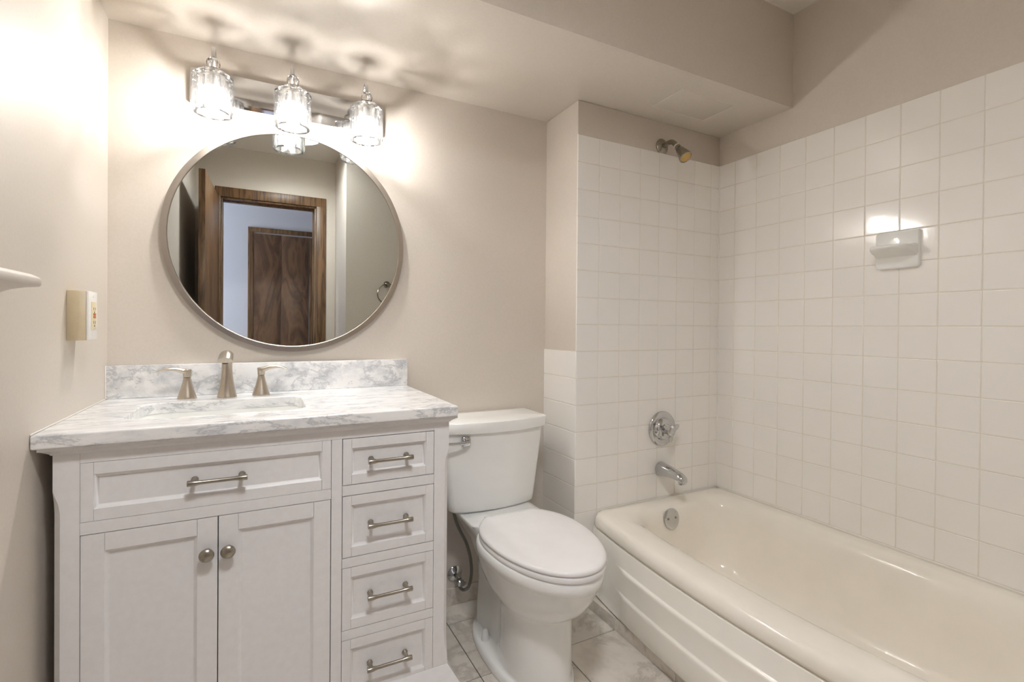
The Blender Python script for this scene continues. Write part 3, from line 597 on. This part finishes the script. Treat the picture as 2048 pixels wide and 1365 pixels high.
# apron: bowed skirt with two raised ledges
bm = BM(); ny = 60
prof = [(0.3235, 0.016), (0.3210, 0.006), (0.3160, 0.004), (0.2520, 0.004), (0.2500, 0.0030), (0.2480, 0.0000), (0.2455, -0.0035), (0.2420, -0.0050), (0.2360, -0.0055), (0.1600, 0.002), (0.1575, 0.0010), (0.1555, -0.0020), (0.1530, -0.0055), (0.1490, -0.0070), (0.1420, -0.0076), (0.0900, -0.0060), (0.0650, -0.0045), (0.0560, 0.000), (0.0530, 0.010)]
rows = []
for k in range(ny+1):
    y = TY1-0.002 + (TY0+0.004-TY1)*k/ny
    d = min(abs(y-TY1), abs(y-TY0)); t = min(1, max(0, (d-0.20)/0.05)); t = t*t*(3-2*t)
    base = fr - 0.066*bow(y); row = []
    for z, o_ in prof:
        plain_o = 0.004 if 0.06 < z < 0.317 else o_
        row.append((base + plain_o + (o_-plain_o)*t, y, z))
    row = row + [(base+0.03, y, 0.053), (base+0.03, y, 0.3235)]
    rows.append(row)
loft(bm, rows); obj('apron', bm, M['apron'], tb, angle=70)
# tub overflow plate lies on the sloped end of the shell
ov = BM(); ax = Vector((0, -1, 0.16)).normalized(); oc = Vector((1.975, -0.0935, 0.322))
lathe(ov, [(0.043, 0.000), (0.043, 0.002), (0.040, 0.0045), (0.030, 0.0055), (0, 0.006)], oc, ax, 36); op = obj('overflow_plate', ov, M['chrome'], tb)
for s in (-1, 1):
    bm = BM(); lathe(bm, [(0.005, 0.0045), (0.0045, 0.0075), (0, 0.008)], oc + Vector((s*0.021, 0, 0.002)), ax, 14); obj('screw', bm, M['dullchrome'], op)

# ------------------------------------------------------------------ shower fittings
sh = thing('shower_fixture', 'old dull chrome shower head with amber face on the wall above the tile', 'shower head', (1.9955, 0.006, 1.945))
bm = BM(); lathe(bm, [(0.034, -0.001), (0.034, 0.003), (0.030, 0.007), (0.020, 0.0125), (0.013, 0.015)], (1.9955, 0.0055, 1.945), (0, -1, 0), 32); obj('flange', bm, M['dullchrome'], sh)
bm = BM(); e_ = Vector((1.9885, -0.092, 1.9125)); tube(bm, spline([(1.9955, -0.008, 1.945), (1.993, -0.045, 1.9470), (1.990, -0.070, 1.936), e_], 8), 0.0105, 16); obj('arm', bm, M['dullchrome'], sh)
ax = Vector((0.06, -0.60, -0.80)).normalized()
bm = BM(); lathe(bm, [(0.011, 0.0), (0.0128, 0.001), (0.0128, 0.003), (0.011, 0.004)], e_-ax*0.006, ax, 24); obj('tape_ring', bm, M['white'], sh)
bm = BM(); lathe(bm, [(0.011, 0), (0.0135, 0.001), (0.0135, 0.013), (0.010, 0.0145), (0.0115, 0.016), (0.0165, 0.022), (0.0215, 0.040), (0.0272, 0.066), (0.0282, 0.071), (0.0275, 0.075), (0.0235, 0.0755), (0.0225, 0.073), (0.0, 0.073)], e_, ax, 36); hd = obj('head', bm, M['dullchrome'], sh, angle=45)
bm = BM(); lathe(bm, [(0.0222, 0.0732), (0.0222, 0.0738), (0.012, 0.0752), (0, 0.0756)], e_, ax, 32); obj('spray_face', bm, M['amber'], hd)
va = thing('shower_valve', 'round chrome shower valve with a three-lobed handle on the tiled end wall', 'shower valve', (2.006, 0, 0.688))
vc = (2.006, -0.0002, 0.688)
bm = BM(); lathe(bm, [(0.0775, 0.0), (0.0775, 0.003), (0.074, 0.008), (0.066, 0.0105), (0.060, 0.011), (0.055, 0.0095), (0.051, 0.010), (0.048, 0.016), (0.044, 0.023), (0.033, 0.028), (0.018, 0.030)], vc, (0, -1, 0), 48); obj('escutcheon', bm, M['chrome'], va, angle=40)
bm = BM(); lathe(bm, [(0.020, 0.028), (0.020, 0.046), (0.024, 0.050), (0.023, 0.062), (0.014, 0.068), (0.013, 0.0665), (0.0, 0.067)], vc, (0, -1, 0), 32)
for ang in (-95, 25, 145):
    a = math.radians(ang); d = Vector((math.cos(a), 0, math.sin(a))); c0 = Vector(vc) + Vector((0, -0.056, 0))
    tube(bm, [c0 + d*r + Vector((0, yo, 0)) for r, yo in ((0.008, 0), (0.020, -0.001), (0.032, -0.002), (0.042, -0.001), (0.049, 0.001))], lambda t: (0.0125-0.0065*t+0.003*math.sin(t*PI), 0.0075-0.003*t), 14, up=(0, 1, 0))
obj('handle', bm, M['chrome'], va, angle=50)
sp = thing('tub_spout', 'chrome tub spout on the tiled wall just above the bathtub rim', 'tub spout', (2.0, 0, 0.507))
bm = BM(); rings = []; n = 28
for y, zc, a, b in ((-0.0002, 0.507, 0.030, 0.032), (-0.004, 0.507, 0.0305, 0.0325), (-0.03, 0.5075, 0.0290, 0.0300), (-0.07, 0.5070, 0.0265, 0.0250), (-0.105, 0.5030, 0.0240, 0.0210), (-0.125, 0.4975, 0.0220, 0.0200), (-0.138, 0.4920, 0.0190, 0.0180), (-0.144, 0.4885, 0.0130, 0.0125)):
    rings.append([(2.0 + a*math.copysign(abs(math.cos(2*PI*i/n))**0.85, math.cos(2*PI*i/n)), y, zc + b*math.sin(2*PI*i/n)*(1.0 if math.sin(2*PI*i/n) > 0 else 0.85)) for i in range(n)])
loft(bm, rings); lathe(bm, [(0.013, 0), (0.013, 0.012), (0.010, 0.0125), (0.0, 0.010)], (2.0, -0.122, 0.484), (0, -0.1, -1), 20)
obj('spout_body', bm, M['chrome'], sp, angle=50)

# ------------------------------------------------------------------ soap dish on the right wall
sd = thing('soap_dish', 'white ceramic soap dish with a projecting tray on the tiled right wall', 'soap dish', (XR, -0.742, 1.41))
bm = BM(); q = rrect(-0.807, -0.677, 1.3465, 1.4755, 0.012, 6, 4)
qq = lambda e: rrect(-0.807+e, -0.677-e, 1.3465+e, 1.4755-e, 0.012, 6, 4)
loft(bm, [[(XR-h, y, z) for y, z in qq(e)] for e, h in ((0, 0.0002), (0, 0.010), (0.0015, 0.0145), (0.005, 0.0165))]); obj('back_plate', bm, M['porc'], sd, angle=60)
bm = BM(); rings = []
for x, hw, zt, zb in ((XR-0.015, 0.062, 1.428, 1.385), (XR-0.030, 0.0615, 1.4245, 1.392), (XR-0.050, 0.060, 1.4230, 1.3985), (XR-0.070, 0.055, 1.4225, 1.4035), (XR-0.084, 0.046, 1.4215, 1.4070), (XR-0.091, 0.034, 1.4195, 1.4100), (XR-0.094, 0.020, 1.417, 1.4130)):
    rings.append([(x, -0.742+y, z) for y, z in rrect(-hw, hw, zb, zt, min(0.007, (zt-zb)*0.48), 5, 6)])
loft(bm, rings); obj('tray', bm, M['porc'], sd, angle=60)

# ------------------------------------------------------------------ outlet box on the left wall
ob = thing('outlet_box', 'beige surface outlet box with a white cover plate on the left wall', 'outlet', (0, -0.07, 1.153))
bm = BM(); rings = []
sec = [(0.0004, -0.106)] + [(0.0004 + 0.036*t, -0.106 - 0.006*math.sin(t*PI*0.75) + 0.004*t) for t in (0.1, 0.25, 0.4, 0.55, 0.7, 0.85, 1.0)] + [(0.0364, -0.038), (0.0004, -0.038)]
for z, k in ((1.0935, 0.97), (1.0945, 1.0), (1.2125, 1.0), (1.2140, 0.97)): rings.append([(0.0004 + (x-0.0004)*k, -0.07+(y+0.07)*k, z) for x, y in sec])
loft(bm, rings); obj('box_body', bm, M['beige'], ob, angle=50)
obj('cover_plate', box(BM(), 0.0366, 0.0420, -0.1075, -0.0375, 1.0945, 1.2135, 0.0022), M['white'], ob)
dev = obj('receptacle', box(BM(), 0.0418, 0.0445, -0.0895, -0.0560, 1.1205, 1.1880, 0.0008), M['ivory'], ob)
bm = BM()
for zc in (1.1375, 1.1710):
    for yo in (-0.0063, 0.0063): box(bm, 0.0442, 0.0448, -0.0727+yo-0.0009, -0.0727+yo+0.0009, zc-0.0035, zc+0.0035)
    lathe(bm, [(0.0024, 0), (0.0024, 0.0006)], (0.0442, -0.0727, zc-0.0085), (1, 0, 0), 10)
obj('slot', bm, M['black'], dev)
for a, b in ((1.1545, 1.1600), (1.1480, 1.1530)): obj('button', box(BM(), 0.0440, 0.0460, -0.0815, -0.0640, a, b, 0.0005), M['orange'], dev)
for z in (1.1065, 1.2015):
    bm = BM(); lathe(bm, [(0.003, 0), (0.003, 0.001), (0, 0.0014)], (0.0418, -0.0727, z), (1, 0, 0), 12); obj('screw', bm, M['white'], ob)

# ------------------------------------------------------------------ ledge shelf at the left edge of the view
sf = thing('wall_shelf', 'white moulded ledge shelf on the left wall, nearer than the outlet box', 'shelf', (0, -0.9, 1.19))
bm = BM()
def shelf_ring(e, z):
    pts = [(0.0004, -1.15), (0.120, -1.15), (0.120, -0.668), (0.1188, -0.655), (0.1150, -0.645), (0.1080, -0.636), (0.098, -0.625), (0.089, -0.612), (0.070, -0.580), (0.049, -0.542), (0.025, -0.490), (0.0004, -0.436)]
    return [(max(0.0004, x-e) if x > 0.001 else x, y-e if i_ > 1 else y, z) for i_, (x, y) in enumerate(pts)]
loft(bm, [shelf_ring(0.004, 1.1880), shelf_ring(0.001, 1.1888), shelf_ring(0, 1.1910), shelf_ring(0, 1.1985), shelf_ring(0.002, 1.2015), shelf_ring(0.008, 1.2050), shelf_ring(0.014, 1.2065)])
obj('ledge', bm, M['shelf'], sf, angle=40)
bm = BM(); loft(bm, [[(0.0004, y, 1.1885), (0.085, y, 1.1885), (0.070, y, 1.1830), (0.040, y, 1.1710), (0.020, y, 1.1500), (0.012, y, 1.1200), (0.0004, y, 1.1180)] for y in (-0.86, -0.80)])
obj('bracket', bm, M['shelf'], sf, angle=40)
